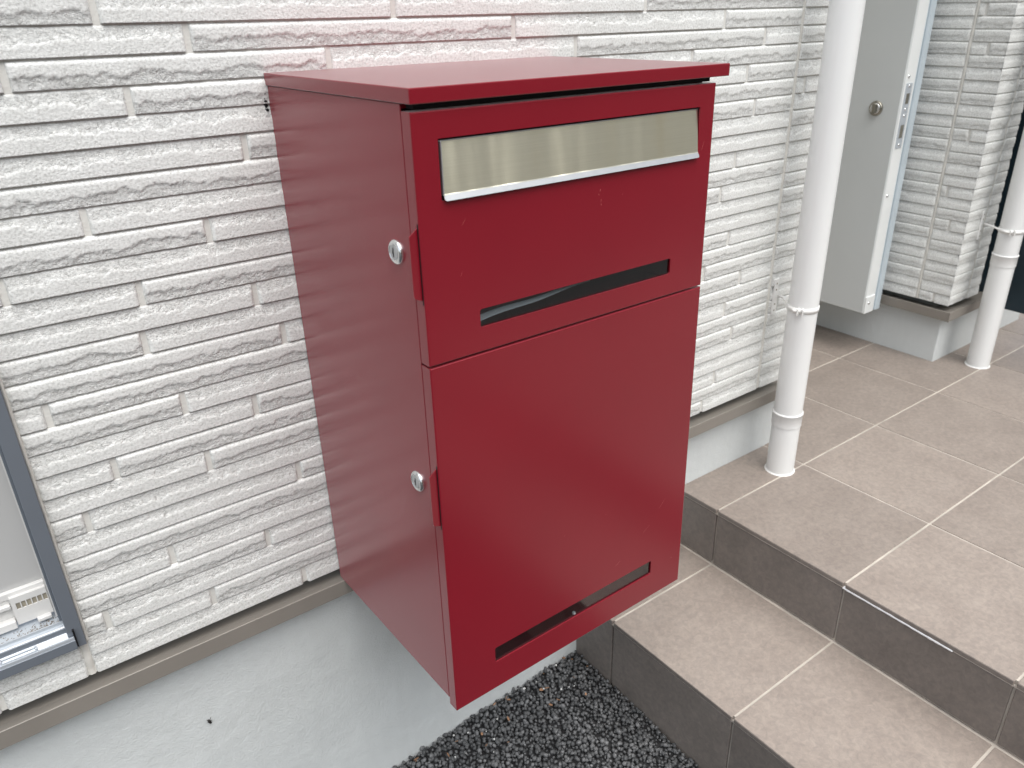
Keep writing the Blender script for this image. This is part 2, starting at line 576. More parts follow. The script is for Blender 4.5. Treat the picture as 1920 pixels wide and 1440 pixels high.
for c in range(NC):
    js, ty = PATTERN[c % 15]
    z0 = c * P
    edges = [-0.82] + list(js) + [1.0185]
    left_lim = -0.3445 if c <= 1 else -0.3418
    for i in range(len(edges) - 1):
        a = edges[i] + (0.0034 if i else 0)
        e = edges[i + 1] - (0.0034 if i < len(edges) - 2 else 0.001)
        parts = []
        if c <= 1 and a < -0.3540 < e:
            parts = [(a, -0.3540), (-0.3445, e)] if e > -0.33 else [(a, -0.3540)]
        elif c <= 1 and e < -0.354:
            parts = [(a, e)]
        else:
            a = max(a, left_lim)
            if e - a > 0.012: parts = [(a, e)]
        for q, (a2, e2) in enumerate(parts):
            v, f = brick(e2 - a2, ty[i], c * 31 + i * 7 + q, long_wall(a2, z0), ds=0.0026 if e2 < 0.5 else 0.0032)
            put_brick(v, f, wall)
    # piece beyond the vertical panel joint
    ends = [(1.0275, WX1)]
    if c % 15 == 6: ends = [(1.0275, 1.0500), (1.0570, WX1)]
    for q, (a2, e2) in enumerate(ends):
        v, f = brick(e2 - a2, 'AAB'[(c * 5 + c // 3) % 3], c * 53 + 900 + q, long_wall(a2, z0), ds=0.0032, miter=(False, e2 == WX1))
        put_brick(v, f, wall)
# return face of the long wall (hidden in this view, closes the corner)
bm = bmesh.new()
box(bm, (WX1 - 0.012, 0.006, 0.0), (WX1 - 0.0015, 1.05, 2.75))
from_bm("return_panel", bm, M['groove'], wall, wall)

# vertical sealant joints
def wavy_strip(x0, x1, z0, z1, y, amp, seed):
    n = 90
    zs = np.linspace(z0, z1, n)
    w = (fbm(zs * 22, zs * 0 + .3, seed, 2) - .5) * amp
    v = []; f = []
    for i, z in enumerate(zs):
        dy = 0.0012 * math.sin((z / P) * 2 * math.pi)
        for k, (x, dd) in enumerate(((x0, .003), (x0 + (x1 - x0) * .25, 0), (x0 + (x1 - x0) * .75, 0), (x1, .003))):
            v.append((x + w[i], y + dd + dy * .4, z))
        if i:
            for k in range(3):
                o = (i - 1) * 4 + k
                f.append((o, o + 1, o + 5, o + 4))
    return np.array(v), np.array(f)
v, f = wavy_strip(1.0180, 1.0282, 0.0, NC * P, 0.0026, 0.0016, 3)
from_np("sealant_joint", v, f, M['sealant'], wall, wall, smooth=True)
v, f = wavy_strip(-0.3545, -0.3440, 0.0, 0.0580, 0.0012, 0.0012, 8)
from_np("sealant_joint", v, f, M['sealant'], wall, wall, smooth=True)
v, f = wavy_strip(-0.3452, -0.3412, 0.0560, NC * P, -0.0005, 0.0010, 12)
from_np("sealant_joint", v, f, M['sealant'], wall, wall, smooth=True)

# foundation under the long wall
def rough_slab(x0, x1, z0, z1, y, amp, nx, nz, seed, depth=0.12):
    xs = np.linspace(x0, x1, nx); zs = np.linspace(z0, z1, nz)
    X, Z = np.meshgrid(xs, zs, indexing='ij')
    Y = y + amp * (fbm(X * 9, Z * 9, seed, 4) - .5)
    v = np.stack([X.ravel(), Y.ravel(), Z.ravel()], 1)
    idx = np.arange(nx * nz).reshape(nx, nz)
    f = np.stack([idx[:-1, :-1].ravel(), idx[1:, :-1].ravel(), idx[1:, 1:].ravel(), idx[:-1, 1:].ravel()], 1)
    return v, f
v, f = rough_slab(-1.6, 1.1283, -0.62, -0.0330, FY, 0.0032, 160, 40, 5)
o = from_np("foundation", v, f, M['foundation'], wall, wall, smooth=True)
bm = bmesh.new()
box(bm, (-4.0, FY + .006, -0.62), (1.1283, 0.30, -0.034))
box(bm, (1.0483, 0.30, -0.62), (1.1283, 1.05, -0.034))
from_bm("foundation_core", bm, M['foundation'], wall, wall)

# flashing strip with a bent lip
def flash_profile(y_in, y_out):
    return [(y_in, -0.0300), (y_out + .0175, -0.0165), (y_out + .0060, -0.0127), (y_out + .0010, -0.0112), (y_out, -0.0118), (y_out, -0.0375), (y_out + .0012, -0.0387), (y_out + .010, -0.0389), (y_out + .010, -0.0380), (y_out + .0022, -0.0376),
            (y_out + .0012, -0.0366), (y_out + .0012, -0.0135), (y_in, -0.0312)]
bm = bmesh.new()
prism(bm, flash_profile(0.060, -0.0173), 'x', -2.0, 1.134)
from_bm("flashing", bm, M['flashing'], wall, wall)

# window at the left edge
bm = bmesh.new()
box(bm, (-0.3622, -0.012, 0.0600), (-0.3452, 0.060, 1.25), 0.0006)
box(bm, (-0.3652, 0.001, 0.0900), (-0.3622, 0.060, 1.25), 0.0004)
win = from_bm("window", bm, M['alu'], wall, wall)
bm = bmesh.new()
box(bm, (-0.3668, 0.012, 0.1000), (-0.3652, 0.060, 1.25))
from_bm("frame_edge", bm, M['white_pl'], win, wall)
bm = bmesh.new()
box(bm, (-0.90, 0.0300, 0.1490), (-0.3668, 0.0345, 1.25))
from_bm("pane", bm, M['pane'], win, wall)
bm = bmesh.new()
box(bm, (-0.90, 0.0235, 0.1400), (-0.3668, 0.0300, 0.1500), 0.001)
box(bm, (-0.90, 0.0260, 0.1050), (-0.3668, 0.0300, 0.1400))
box(bm, (-0.90, 0.0190, 0.1290), (-0.4075, 0.0260, 0.1350), 0.001)
box(bm, (-0.90, 0.0150, 0.1020), (-0.4075, 0.0260, 0.1130), 0.001)
from_bm("sash_rail", bm, M['white_pl'], win, wall)
bm = bmesh.new()                                            # end block with six square vents
x0, x1 = -0.4065, -0.3675
hx = [-0.4020 + k * 0.0058 for k in range(6)]
hw, hz0, hz1 = 0.0046, 0.1258, 0.1352
box(bm, (x0, 0.0185, hz1), (x1, 0.0260, 0.1440))
box(bm, (x0, 0.0185, 0.1040), (x1, 0.0260, hz0))
prev = x0
for h_ in hx:
    box(bm, (prev, 0.0185, hz0), (h_, 0.0260, hz1)); prev = h_ + hw
box(bm, (prev, 0.0185, hz0), (x1, 0.0260, hz1))
box(bm, (-0.3860, 0.0110, 0.1015), (-0.3705, 0.0185, 0.1065), 0.0008)
from_bm("vent_block", bm, M['white_pl'], win, wall)
bm = bmesh.new()
for h_ in hx: box(bm, (h_, 0.0200, hz0), (h_ + hw, 0.0255, hz1))
from_bm("vent_hole", bm, M['ventdark'], win, wall)
bm = bmesh.new()                                            # stepped sill tracks
prism(bm, [(0.045, 0.0985), (0.0215, 0.0985), (0.0030, 0.0968), (0.0022, 0.0985), (-0.0005, 0.0985), (-0.0005, 0.0945), (-0.0050, 0.0938), (-0.0062, 0.0925),
           (-0.0062, 0.0850), (-0.0120, 0.0785), (-0.0140, 0.0785), (-0.0142, 0.0805), (-0.0168, 0.0805), (-0.0170, 0.0665), (-0.0020, 0.0640), (0.045, 0.0640)], 'x', -0.90, -0.3563)
tr_ = from_bm("sill_track", bm, M['alu_l'], win, wall)
bm = bmesh.new()
box(bm, (-0.90, -0.0179, 0.0628), (-0.3560, -0.0171, 0.0765), 0.0003)
box(bm, (-0.90, -0.0072, 0.0850), (-0.3600, -0.0063, 0.0918), 0.0002)
from_bm("sill_face", bm, M['alu'], win, wall)
bm = bmesh.new()
box(bm, (-0.3562, -0.0165, 0.0650), (-0.3540, -0.0126, 0.0905))
from_bm("end_gap", bm, M['gap_mastic'], win, wall)
bm = bmesh.new()                                            # drain clip lying in the sill
for xx in (-0.4350, -0.3970):
    box(bm, (xx - .0012, -0.0140, 0.0785), (xx + .0012, -0.0085, 0.0850), 0.0004)
box(bm, (-0.4350, -0.0136, 0.0795), (-0.3970, -0.0122, 0.0818), 0.0003)
box(bm, (-0.4350, -0.0100, 0.0820), (-0.3970, -0.0086, 0.0842), 0.0003)
from_bm("drain_clip", bm, M['alu_l'], win, wall)
bm = bmesh.new()                                            # dry dirt in the track
for k in range(170):
    x = -0.366 - abs(random.gauss(0, 0.030)) if k < 110 else random.uniform(-0.45, -0.364)
    if x < -0.45: continue
    y = 0.004 + random.random() ** 2 * 0.012
    r_ = random.uniform(.0002, .0007)
    bmesh.ops.create_icosphere(bm, subdivisions=1, radius=r_, matrix=Matrix.Translation((x, y, 0.0972 + (y - .003) * .09)))
o = from_bm("dirt", bm, M['dirt'], win, wall); o["kind"] = "stuff"

# ------------------------------------------------------------------ porch wall (corner beside the open door)
pw = empty("porch_wall", (1.95, 0.2, ZT))
ORG[pw.name] = Vector((1.95, 0.2, ZT))
tag(pw, "short white brick-textured wall corner between the grey door and the navy door", "wall")
JY = 0.094                                                  # panel joint on the side face
XR = 2.040
JX = 1.972
bm = bmesh.new()
box(bm, (CX + DEP, DEP, 0.0012), (XR - DEP, 1.05, 2.75))
from_bm("backing", bm, M['groove'], pw, pw)


def side_face(y0, z0):                                      # s runs from the back towards the corner
    return lambda s, t, d: np.stack([CX + d, y0 - s, z0 + t], 1)


for c in range(NC):
    z0 = c * P
    sid = [(JY - 0.0040, 0.0)]
    if c % 15 in (0, 7): sid = [(JY - 0.0040, 0.050), (0.0440, 0.0)]
    if c % 15 == 10: sid = [(JY - 0.0040, 0.0745), (0.0685, 0.0)]
    for q, (ya, yb) in enumerate(sid):
        v, f = brick(ya - yb, 'BA'[(c + q + (c // 4)) % 2], c * 71 + q + 3000, side_face(ya, z0), ds=0.0036, miter=(False, yb == 0))
        put_brick(v, f, pw)
    v, f = brick(0.42, 'AB'[(c // 2) % 2], c * 73 + 4000, side_face(JY + 0.0040 + 0.42, z0), ds=0.0040)
    put_brick(v, f, pw)
    v, f = brick(JX - 0.004 - CX, 'AB'[(c + 1) % 2], c * 79 + 5000, long_wall(CX, z0), ds=0.0040, miter=(True, False))
    put_brick(v, f, pw)
    v, f = brick(XR - JX - 0.004, 'AB'[(c // 2) % 2], c * 83 + 6000, long_wall(JX + 0.004, z0), ds=0.0040)
    put_brick(v, f, pw)
v, f = wavy_strip(0, 0.0085, 0.0, NC * P, 0, 0.0042, 31)
v = np.stack([CX + 0.0016 + v[:, 1], JY + 0.0042 - v[:, 0], v[:, 2]], 1)
from_np("sealant_joint", v, f, M['sealant'], pw, pw, smooth=True)
v, f = wavy_strip(JX - 0.0042, JX + 0.0042, 0.0, NC * P, 0.0018, 0.0020, 37)
from_np("sealant_joint", v, f, M['sealant'], pw, pw, smooth=True)
bm = bmesh.new()
box(bm, (CX + 0.015, FY, -0.40), (2.43, 1.05, -0.034), 0.002)
from_bm("foundation", bm, M['foundation'], pw, pw)
bm = bmesh.new()                                            # flashing, mitred round the corner
pf = flash_profile(0.060, -0.0173)
ring = []
for (yy, zz) in pf:
    ring.append([bm.verts.new((CX + yy, 1.0, zz)), bm.verts.new((CX + yy, yy, zz)), bm.verts.new((2.135, yy, zz))])
for i in range(len(pf)):
    a_, b_ = ring[i], ring[(i + 1) % len(pf)]
    for k in (0, 1): bm.faces.new((a_[k], a_[k + 1], b_[k + 1], b_[k]))
from_bm("flashing", bm, M['flashing'], pw, pw)
bm = bmesh.new()
box(bm, (CX - 0.0185, -0.0185, -0.0389), (CX - 0.0145, -0.0145, -0.0112), 0.0005)
from_bm("corner_cap", bm, M['flashing'], pw, pw)

# ------------------------------------------------------------------ entrance recess (behind the pipe, closes the porch)
en = bmesh.new()
box(en, (1.0, 1.05, -0.30), (3.2, 1.15, 2.75))
o = from_bm("entrance_wall", en, M['plaster']); tag(o, "plain pale wall at the back of the porch recess behind the grey door", "wall")

# ------------------------------------------------------------------ grey front door, standing open
XD, YD = 1.740, 0.1806
door = empty("front_door", (1.78, YD + .42, -0.045)); ORG[door.name] = Vector((1.78, YD + .42, -0.045))
tag(door, "grey front door standing open with a round lock, in front of the brick corner", "door")
bm = bmesh.new(); box(bm, (XD, YD + .0012, -0.0435), (XD + .052, YD + .86, 2.0), 0.0012)
from_bm("leaf", bm, M['door_grey'], door, door)
bm = bmesh.new(); box(bm, (XD + .0035, YD - .0006, -0.0425), (XD + .0510, YD + .010, 1.995), 0.0006)
edge = from_bm("edge_strip", bm, M['door_edge'], door, door)
bm = bmesh.new()
box(bm, (XD + .0525, YD + .004, -0.0490), (XD + .064, YD + .85, 2.0), 0.002)
box(bm, (XD + .0640, YD - .001, -0.0490), (XD + .090, YD + .85, 2.0), 0.003)
from_bm("side_trim", bm, M['door_trim'], door, door)
bm = bmesh.new(); box(bm, (XD + .002, YD - .004, -0.0450), (XD + .048, YD + .012, 0.006), 0.0012)
from_bm("bottom_cap", bm, M['door_edge'], door, door)
for zz, hh in ((0.5500, 0.036), (0.4680, 0.046)):
    bm = bmesh.new(); box(bm, (XD + .012, YD - .0022, zz - hh), (XD + .041, YD + .002, zz + hh), 0.0006)
    pl = from_bm("latch_plate", bm, M['alu_l'], door, door)
    bm = bmesh.new(); box(bm, (XD + .019, YD - .0027, zz - hh * .42), (XD + .034, YD - .0018, zz + hh * .30))
    from_bm("latch_hole", bm, M['nickel'], pl, door)
    for s_ in (-.8, .8):
        bm = bmesh.new(); lathe(bm, [(.0042, 0), (.0036, .0012), (.001, .0016)], (XD + .0265, YD - .0022, zz + hh * s_), (0, -1, 0), 12)
        from_bm("screw", bm, M['chrome'], pl, door)
for zz in (0.602, 0.296, -0.014):
    bm = bmesh.new(); lathe(bm, [(.0050, 0), (.0044, .0014), (.001, .002)], (XD + .018, YD - (.004 if zz < 0 else .0006), zz), (0, -1, 0), 12)
    from_bm("screw", bm, M['chrome'], door, door)
LY, LZ = 0.2453, 0.5209
bm = bmesh.new(); lathe(bm, [(.0190, 0), (.0190, .004), (.0165, .0065), (.0120, .0068)], (XD, LY, LZ), (-1, 0, 0), 36)
lk = from_bm("lock", bm, M['nickel'], door, door)
bm = bmesh.new(); box(bm, (XD - .016, LY - .0042, LZ - .0125), (XD - .0066, LY + .0042, LZ + .0125), 0.002, 2)
from_bm("thumb_turn", bm, M['nickel'], lk, door)
bm = bmesh.new(); lathe(bm, [(.0138, 0), (.0138, .0010), (.0118, .0012)], (XD - .0066, LY, LZ), (-1, 0, 0), 30)
from_bm("lock_ring", bm, M['chrome'], lk, door)

# ------------------------------------------------------------------ navy door beyond
nd = empty("navy_door", (2.15, 0.0, -0.064)); ORG[nd.name] = Vector((2.15, 0.0, -0.064))
tag(nd, "dark navy door behind the farther white downpipe at the right edge", "door")
bm = bmesh.new(); box(bm, (2.150, -0.50, -0.0640), (2.192, 0.42, 2.0), 0.002)
from_bm("leaf", bm, M['navy'], nd, nd)
bm = bmesh.new(); box(bm, (2.152, -0.503, -0.0630), (2.190, -0.500, 1.99), 0.0008)
from_bm("edge_strip", bm, M['navy'], nd, nd)

# ------------------------------------------------------------------ porch floor and steps
def tile_mesh(name, sx, sy, th, axis='z'):
    bm = bmesh.new()
    if axis == 'z': box(bm, (0, 0, -th), (sx, sy, 0), 0.0011, 2)
    else: box(bm, (0, 0, 0), (th, sx, sy), 0.0009, 1)
    me = bpy.data.meshes.new(name); bm.to_mesh(me); bm.free()
    return me
cache = {}


def lay(parent, x0, x1, y0, y1, z):
    k = (round(x1 - x0, 4), round(y1 - y0, 4))
    if k not in cache:
        cache[k] = tile_mesh("tile", k[0], k[1], 0.0095)
        cache[k].materials.append(M['tile'])
    o = link("tile", cache[k], parent, (x0, y0, z + random.uniform(-.0003, .0003)))
    o.rotation_euler = (random.uniform(-.0008, .0008), random.uniform(-.0008, .0008), 0)
    return o


YB = -1.75
bm = bmesh.new()
box(bm, (XE + .006, YB, -0.60), (3.0, FY + .03, ZT - .0016))
box(bm, (1.09, FY + .03, -0.60), (3.0, 1.06, ZT - .0016))
box(bm, (XE + .0020, YB, ZT - .0130), (XE + .0058, FY - .002, ZT - .0093))
floor = from_bm("porch_floor", bm, M['grout']); floor["kind"] = "structure"
ys = [Y0 + k * S for k in range(-6, 5)]
for ci in range(8):
    x0 = XE + ci * S + (GT / 2 if ci else 0); x1 = XE + (ci + 1) * S - GT / 2
    if x0 > 2.95: break
    for ya, yb in zip(ys[:-1], ys[1:]):
        a_, b_ = ya + GT / 2, yb - GT / 2
        if a_ < YB + .0: continue
        if ci == 0:
            if a_ > 0: continue
            b_ = min(b_, FY - .001)
        if b_ > 1.07: b_ = 1.05
        lay(floor, x0, x1, a_, b_, ZT)


def risers(parent, x, zlo, zhi):
    for ya, yb in zip(ys[:-1], ys[1:]):
        a_, b_ = ya + GT / 2, min(yb - GT / 2, FY - .001)
        if a_ < YB or a_ > 0: continue
        k = ('r', round(b_ - a_, 4), round(zhi - zlo, 4))
        if k not in cache:
            cache[k] = tile_mesh("tile", k[1], k[2], 0.008, 'x'); cache[k].materials.append(M['riser'])
        link("tile", cache[k], parent, (x + random.uniform(-.0003, .0003), a_, zlo))
risers(floor, XE + .0012, ZL + .004, ZT - .0128)

bm = bmesh.new()
box(bm, (XL + .006, YB, -0.62), (XE + .008, FY + .03, ZL - .0016))
box(bm, (XL + .0020, YB, ZL - .0130), (XL + .0058, FY - .002, ZL - .0093))
step = from_bm("porch_step", bm, M['grout']); step["kind"] = "structure"
for ya, yb in zip(ys[:-1], ys[1:]):
    a_, b_ = ya + GT / 2, min(yb - GT / 2, FY - .001)
    if a_ < YB or a_ > 0: continue
    lay(step, XL, XE - .0028, a_, b_, ZL)
risers(step, XL + .0012, -0.60, ZL - .0128)
# dark tread edge: the vertical end of each tread tile takes the darkened riser colour
for parent, x, z in ((floor, XE, ZT), (step, XL, ZL)):
    for ya, yb in zip(ys[:-1], ys[1:]):
        a_, b_ = ya + GT / 2, min(yb - GT / 2, FY - .001)
        if a_ < YB or a_ > 0: continue
        bm = bmesh.new(); box(bm, (x - .0006, a_ + .0008, z - .0093), (x + .003, b_ - .0008, z - .0011), 0.0004)
        from_bm("nosing", bm, M['riser'], parent)
# uneven white sealant left in the joint under the upper nosing
n = 120
yy = np.linspace(-0.395, -0.600, n)
v = []; f = []
for i, y in enumerate(yy):
    w = 0.0012 + 0.0042 * float(fbm(np.array([y * 150]), np.array([.2]), 77, 3)[0])
    if i in (0, n - 1): w = .0003
    zc = ZT - .0111 + 0.0012 * (float(fbm(np.array([y * 90]), np.array([3.2]), 78, 2)[0]) - .5)
    v += [(XE + .004, y, zc + w), (XE - .0010, y, zc + w * .5), (XE - .0010, y, zc - w * .5), (XE + .004, y, zc - w)]
    if i:
        for k in range(3):
            o_ = (i - 1) * 4 + k
            f.append((o_, o_ + 1, o_ + 5, o_ + 4))
sm = from_np("sealant_smear", np.array(v), np.array(f), M['smear'], floor, smooth=True)

# ------------------------------------------------------------------ houses across the street (out of view, added for their reflections in steel and paint)
M['cream'] = paint("cream_plaster", (0.62, 0.56, 0.42), 0.85, 0.2, var=0.05, nscale=2)
M['hedge'] = paint("hedge_green", (0.075, 0.095, 0.035), 0.8, 0.2, var=0.5, nscale=5)
bm = bmesh.new()
for (xa, xb, ya, yb, zb) in ((4.0, 11.0, -14, -9.0, 5.2), (-7.0, 1.8, -16, -10.5, 5.6), (13, 20, -10, -4, 5.0)):
    box(bm, (xa, ya, -0.64), (xb, yb, zb))
    prism(bm, [(ya - .4, zb), (yb + .4, zb), ((ya + yb) / 2, zb + 1.5)], 'x', xa - .4, xb + .4)
o = from_bm("street_houses", bm, M['cream']); o["kind"] = "structure"
bm = bmesh.new()
for xx in (4.7, 6.4, 8.9, 10.1):
    box(bm, (xx, -9.0, 0.2), (xx + .8, -8.95, 1.7))
for xx in (-5, -2.6, -.4):
    box(bm, (xx, -10.5, 0.2), (xx + 1.2, -10.45, 1.7))
o = from_bm("street_windows", bm, M['navy']); o["kind"] = "structure"
bm = bmesh.new()
for xx in (3.4, 5.9, 7.9): lathe(bm, [(.09, -.64), (.09, 2.4)], (xx, -7.2, 0), (0, 0, 1), 16)
o = from_bm("street_posts", bm, M['pvc']); o["kind"] = "structure"
bm = bmesh.new()
box(bm, (-9, -8.6, -.64), (2.4, -8.0, .35), .1)
o = from_bm("street_hedge", bm, M['hedge']); o["kind"] = "structure"

# ------------------------------------------------------------------ ground and black stones
def gz(x, y): return -0.480 + 0.055 * (np.clip(x, -1, .6) - .5) + 0.055 * np.clip(y, -1.2, .1)
bm = bmesh.new()
for (xa, ya) in ((-60, -80), (60, -80), (60, 40), (-60, 40)): bm.verts.new((xa, ya, -0.64))
bm.faces.new(bm.verts)
g = from_bm("ground", bm, M['road']); g["kind"] = "structure"
xs = np.linspace(-2.2, XL + .012, 40); ysn = np.linspace(-2.6, FY + .005, 40)
X, Y = np.meshgrid(xs, ysn, indexing='ij')
Z = gz(X, Y) - 0.0055 + 0.003 * (fbm(X * 12, Y * 12, 4, 2) - .5)
idx = np.arange(X.size).reshape(X.shape)
f = np.stack([idx[:-1, :-1].ravel(), idx[1:, :-1].ravel(), idx[1:, 1:].ravel(), idx[:-1, 1:].ravel()], 1)
o = from_np("asphalt", np.stack([X.ravel(), Y.ravel(), Z.ravel()], 1), f, M['asphalt'], smooth=True); o["kind"] = "structure"

bm = bmesh.new(); bmesh.ops.create_icosphere(bm, subdivisions=1, radius=1.0)
bm.verts.ensure_lookup_table()
iv = np.array([v_.co[:] for v_ in bm.verts]); jf = np.array([[v_.index for v_ in f_.verts] for f_ in bm.faces]); bm.free()
variants = []
for k in range(14):
    w = iv * (1 + 0.34 * (rng.random((len(iv), 1)) - .5))
    n_ = rng.normal(size=(5, 3)); n_ /= np.linalg.norm(n_, axis=1)[:, None]
    for q in n_:                                            # chip flat facets
        dd = w @ q; lim = rng.uniform(.55, .8)
        w = w - np.clip(dd - lim, 0, None)[:, None] * q
    variants.append(w * np.array([1, rng.uniform(.65, .95), rng.uniform(.5, .8)]))


def rand_rot(n):
    q = rng.normal(size=(n, 4)); q /= np.linalg.norm(q, axis=1)[:, None]
    a, b_, c_, d_ = q.T
    return np.stack([np.stack([1 - 2 * (c_ * c_ + d_ * d_), 2 * (b_ * c_ - a * d_), 2 * (b_ * d_ + a * c_)], 1),
                     np.stack([2 * (b_ * c_ + a * d_), 1 - 2 * (b_ * b_ + d_ * d_), 2 * (c_ * d_ - a * b_)], 1),
                     np.stack([2 * (b_ * d_ - a * c_), 2 * (c_ * d_ + a * b_), 1 - 2 * (b_ * b_ + c_ * c_)], 1)], 1)


def stones(name, xr, yr, pitch, rad, lift, mat):
    gx = np.arange(xr[0], xr[1], pitch); gy = np.arange(yr[0], yr[1], pitch * .87)
    GX, GY = np.meshgrid(gx, gy, indexing='ij')
    GX = GX + (np.arange(len(gy)) % 2)[None, :] * pitch * .5
    px = (GX + rng.uniform(-.42, .42, GX.shape) * pitch).ravel(); py = (GY + rng.uniform(-.42, .42, GX.shape) * pitch).ravel()
    k = (px < XL - .001) & (py < FY - .002)
    px, py = px[k], py[k]
    n = len(px)
    r_ = rad * rng.uniform(.55, 1.25, n) ** 1.1
    pz = gz(px, py) + lift * rng.random(n) + 0.003 * (fbm(px * 12, py * 12, 4, 2) - .5)
    edge_ = np.clip(1 - (FY - py) / .03, 0, 1)
    pz = pz + edge_ * 0.006 * fbm(px * 40, py * 0, 9, 2)
    R_ = rand_rot(n); which = rng.integers(0, len(variants), n)
    vv = np.stack(variants)[which]
    w = np.einsum('nij,nvj->nvi', R_, vv) * r_[:, None, None] + np.stack([px, py, pz], 1)[:, None, :]
    ff = (jf[None] + (np.arange(n) * len(iv))[:, None, None]).reshape(-1, 3)
    o = from_np(name, w.reshape(-1, 3), ff, mat, smooth=False)
    o["kind"] = "stuff"
    return o


stones("black_stones", (-0.22, 0.52), (-0.62, FY + .01), 0.0076, 0.0061, 0.0034, M['stone'])


def scatter_bits(name, n, mat, size, flat, xr, yr, bias=True):
    bm = bmesh.new()
    for k in range(n):
        x = random.uniform(*xr); y = random.uniform(*yr)
        if bias and random.random() < .5: y = FY - .004 - abs(random.gauss(0, .04))
        if x > XL - .006 or y > FY - .004: continue
        r_ = size * random.uniform(.5, 1.3)
        mtx = Matrix.Translation((x, y, float(gz(np.array(x), np.array(y))) + .0062)) @ Euler((random.uniform(-.5, .5), random.uniform(-.5, .5), random.uniform(0, 6.3))).to_matrix().to_4x4() @ Matrix.Diagonal((1, random.uniform(.2, .55) if flat else .8, .16 if flat else .75, 1))
        bmesh.ops.create_icosphere(bm, subdivisions=1, radius=r_, matrix=mtx)
    o = from_bm(name, bm, mat); o["kind"] = "stuff"
    return o
scatter_bits("dry_leaf_bits", 34, M['leaf'], 0.0052, True, (0.0, .50), (-.42, .012))
scatter_bits("pale_grit", 34, M['pale'], 0.0021, False, (0.0, .50), (-.42, .012))

# ------------------------------------------------------------------ letterbox
BO = Vector((0, 0, 0.3)); BR = Euler((-0.0103, 0.0026, 0.0100)); base = Vector((0.204, -0.165, -0.0209))
lb = empty("letterbox", BO + BR.to_matrix() @ (base - BO), BR)
ORG[lb.name] = base
tag(lb, "dark red metal letterbox with steel flap and slot windows, on the white wall", "letterbox")
W_, YF, YBF = 0.4079, -0.3296, -0.3125
# body: open-fronted sheet box
bm = bmesh.new()
t_ = 0.0016
box(bm, (0, YBF, -0.0110), (t_, -0.0015, 0.7030), 0.0005)
box(bm, (W_ - t_ - .004, YBF, -0.0110), (W_ - .004, -0.0015, 0.7030), 0.0005)
box(bm, (t_, -0.0030, -0.0105), (W_ - t_ - .004, -0.0016, 0.7025))
box(bm, (t_, YBF, -0.0108), (W_ - t_ - .004, -0.0030, -0.0090))
box(bm, (t_, YBF + .002, 0.4490), (W_ - t_ - .004, -0.0030, 0.4510))
box(bm, (t_, YBF, 0.6990), (W_ - t_ - .004, -0.0030, 0.7027))
body = from_bm("body", bm, M['red'], lb, lb)
bm = bmesh.new()
box(bm, (t_ + .0005, -0.10, -0.0085), (W_ - .0066, -0.0035, 0.4485)); box(bm, (t_ + .0005, -0.10, 0.4515), (W_ - .0066, -0.0035, 0.6985))
from_bm("inner_back", bm, M['dark'], body, lb)
# lid: shallow tray with softly bent edges
bm = bmesh.new()
box(bm, (-0.0019, -0.3340, 0.7035), (0.4249, -0.0012, 0.7172), 0.0011, 3)
lid = from_bm("lid", bm, M['red'], lb, lb)
bm = bmesh.new()
box(bm, (0.006, -0.3245, 0.6985), (0.402, -0.3128, 0.7036))
from_bm("lid_gap", bm, M['gap_mastic'], lid, lb)


def rrect(x0, x1, z0, z1, r, n=5):
    pts = []
    for cx, cz, a0 in ((x1 - r, z1 - r, 0), (x0 + r, z1 - r, 90), (x0 + r, z0 + r, 180), (x1 - r, z0 + r, 270)):
        for k in range(n + 1):
            a = math.radians(a0 + 90 * k / n)
            pts.append((cx + r * math.cos(a), cz + r * math.sin(a)))
    return pts


def door_panel(name, x0, x1, z0, z1, holes, notch):
    """folded sheet door: rounded outer edges, 16 mm return, holes with thin sheet walls"""
    bm = bmesh.new()
    R0 = 0.0013
    rings = []
    for k in range(5):
        a = math.pi / 2 * k / 4
        ins, y = R0 * (1 - math.sin(a)), YF + R0 * (1 - math.cos(a))
        rings.append([bm.verts.new((px, y, pz)) for px, pz in ((x0 + ins, z0 + ins), (x1 - ins, z0 + ins), (x1 - ins, z1 - ins), (x0 + ins, z1 - ins))])
    rings.append([bm.verts.new((px, YBF - .0012, pz)) for px, pz in ((x0, z0), (x1, z0), (x1, z1), (x0, z1))])
    rings.append([bm.verts.new((px, YBF - .0012, pz)) for px, pz in ((x0 + .0015, z0 + .0015), (x1 - .0015, z0 + .0015), (x1 - .0015, z1 - .0015), (x0 + .0015, z1 - .0015))])
    for a_, b_ in zip(rings[:-1], rings[1:]):
        for i in range(4):
            f = bm.faces.new((a_[i], a_[(i + 1) % 4], b_[(i + 1) % 4], b_[i]))
    es = [bm.edges.get((rings[0][i], rings[0][(i + 1) % 4])) for i in range(4)]
    hl = []
    for h_ in holes:
        loop = [bm.verts.new((px, YF, pz)) for px, pz in rrect(*h_)]
        hl.append(loop)
        es += [bm.edges.new((loop[i], loop[(i + 1) % len(loop)])) for i in range(len(loop))]
    bmesh.ops.triangle_fill(bm, edges=es, use_beauty=True)
    for loop in hl:
        bk = [bm.verts.new(v_.co + Vector((0, .0021, 0))) for v_ in loop]
        n = len(loop)
        for i in range(n): bm.faces.new((loop[i], loop[(i + 1) % n], bk[(i + 1) % n], bk[i]))
    return from_bm(name, bm, M['red'], lb, lb)


SLOT = (0.0268, 0.3832, 0.6160, 0.6722, 0.0012)
W1 = (0.0640, 0.3476, 0.4803, 0.5001, 0.0026)
W2 = (0.0622, 0.3446, 0.0222, 0.0458, 0.0024)
d1 = door_panel("upper_door", 0.0, W_, 0.4532, 0.6968, [SLOT, W1], None)
d2 = door_panel("lower_door", 0.0, W_, -0.0209, 0.4508, [W2], None)
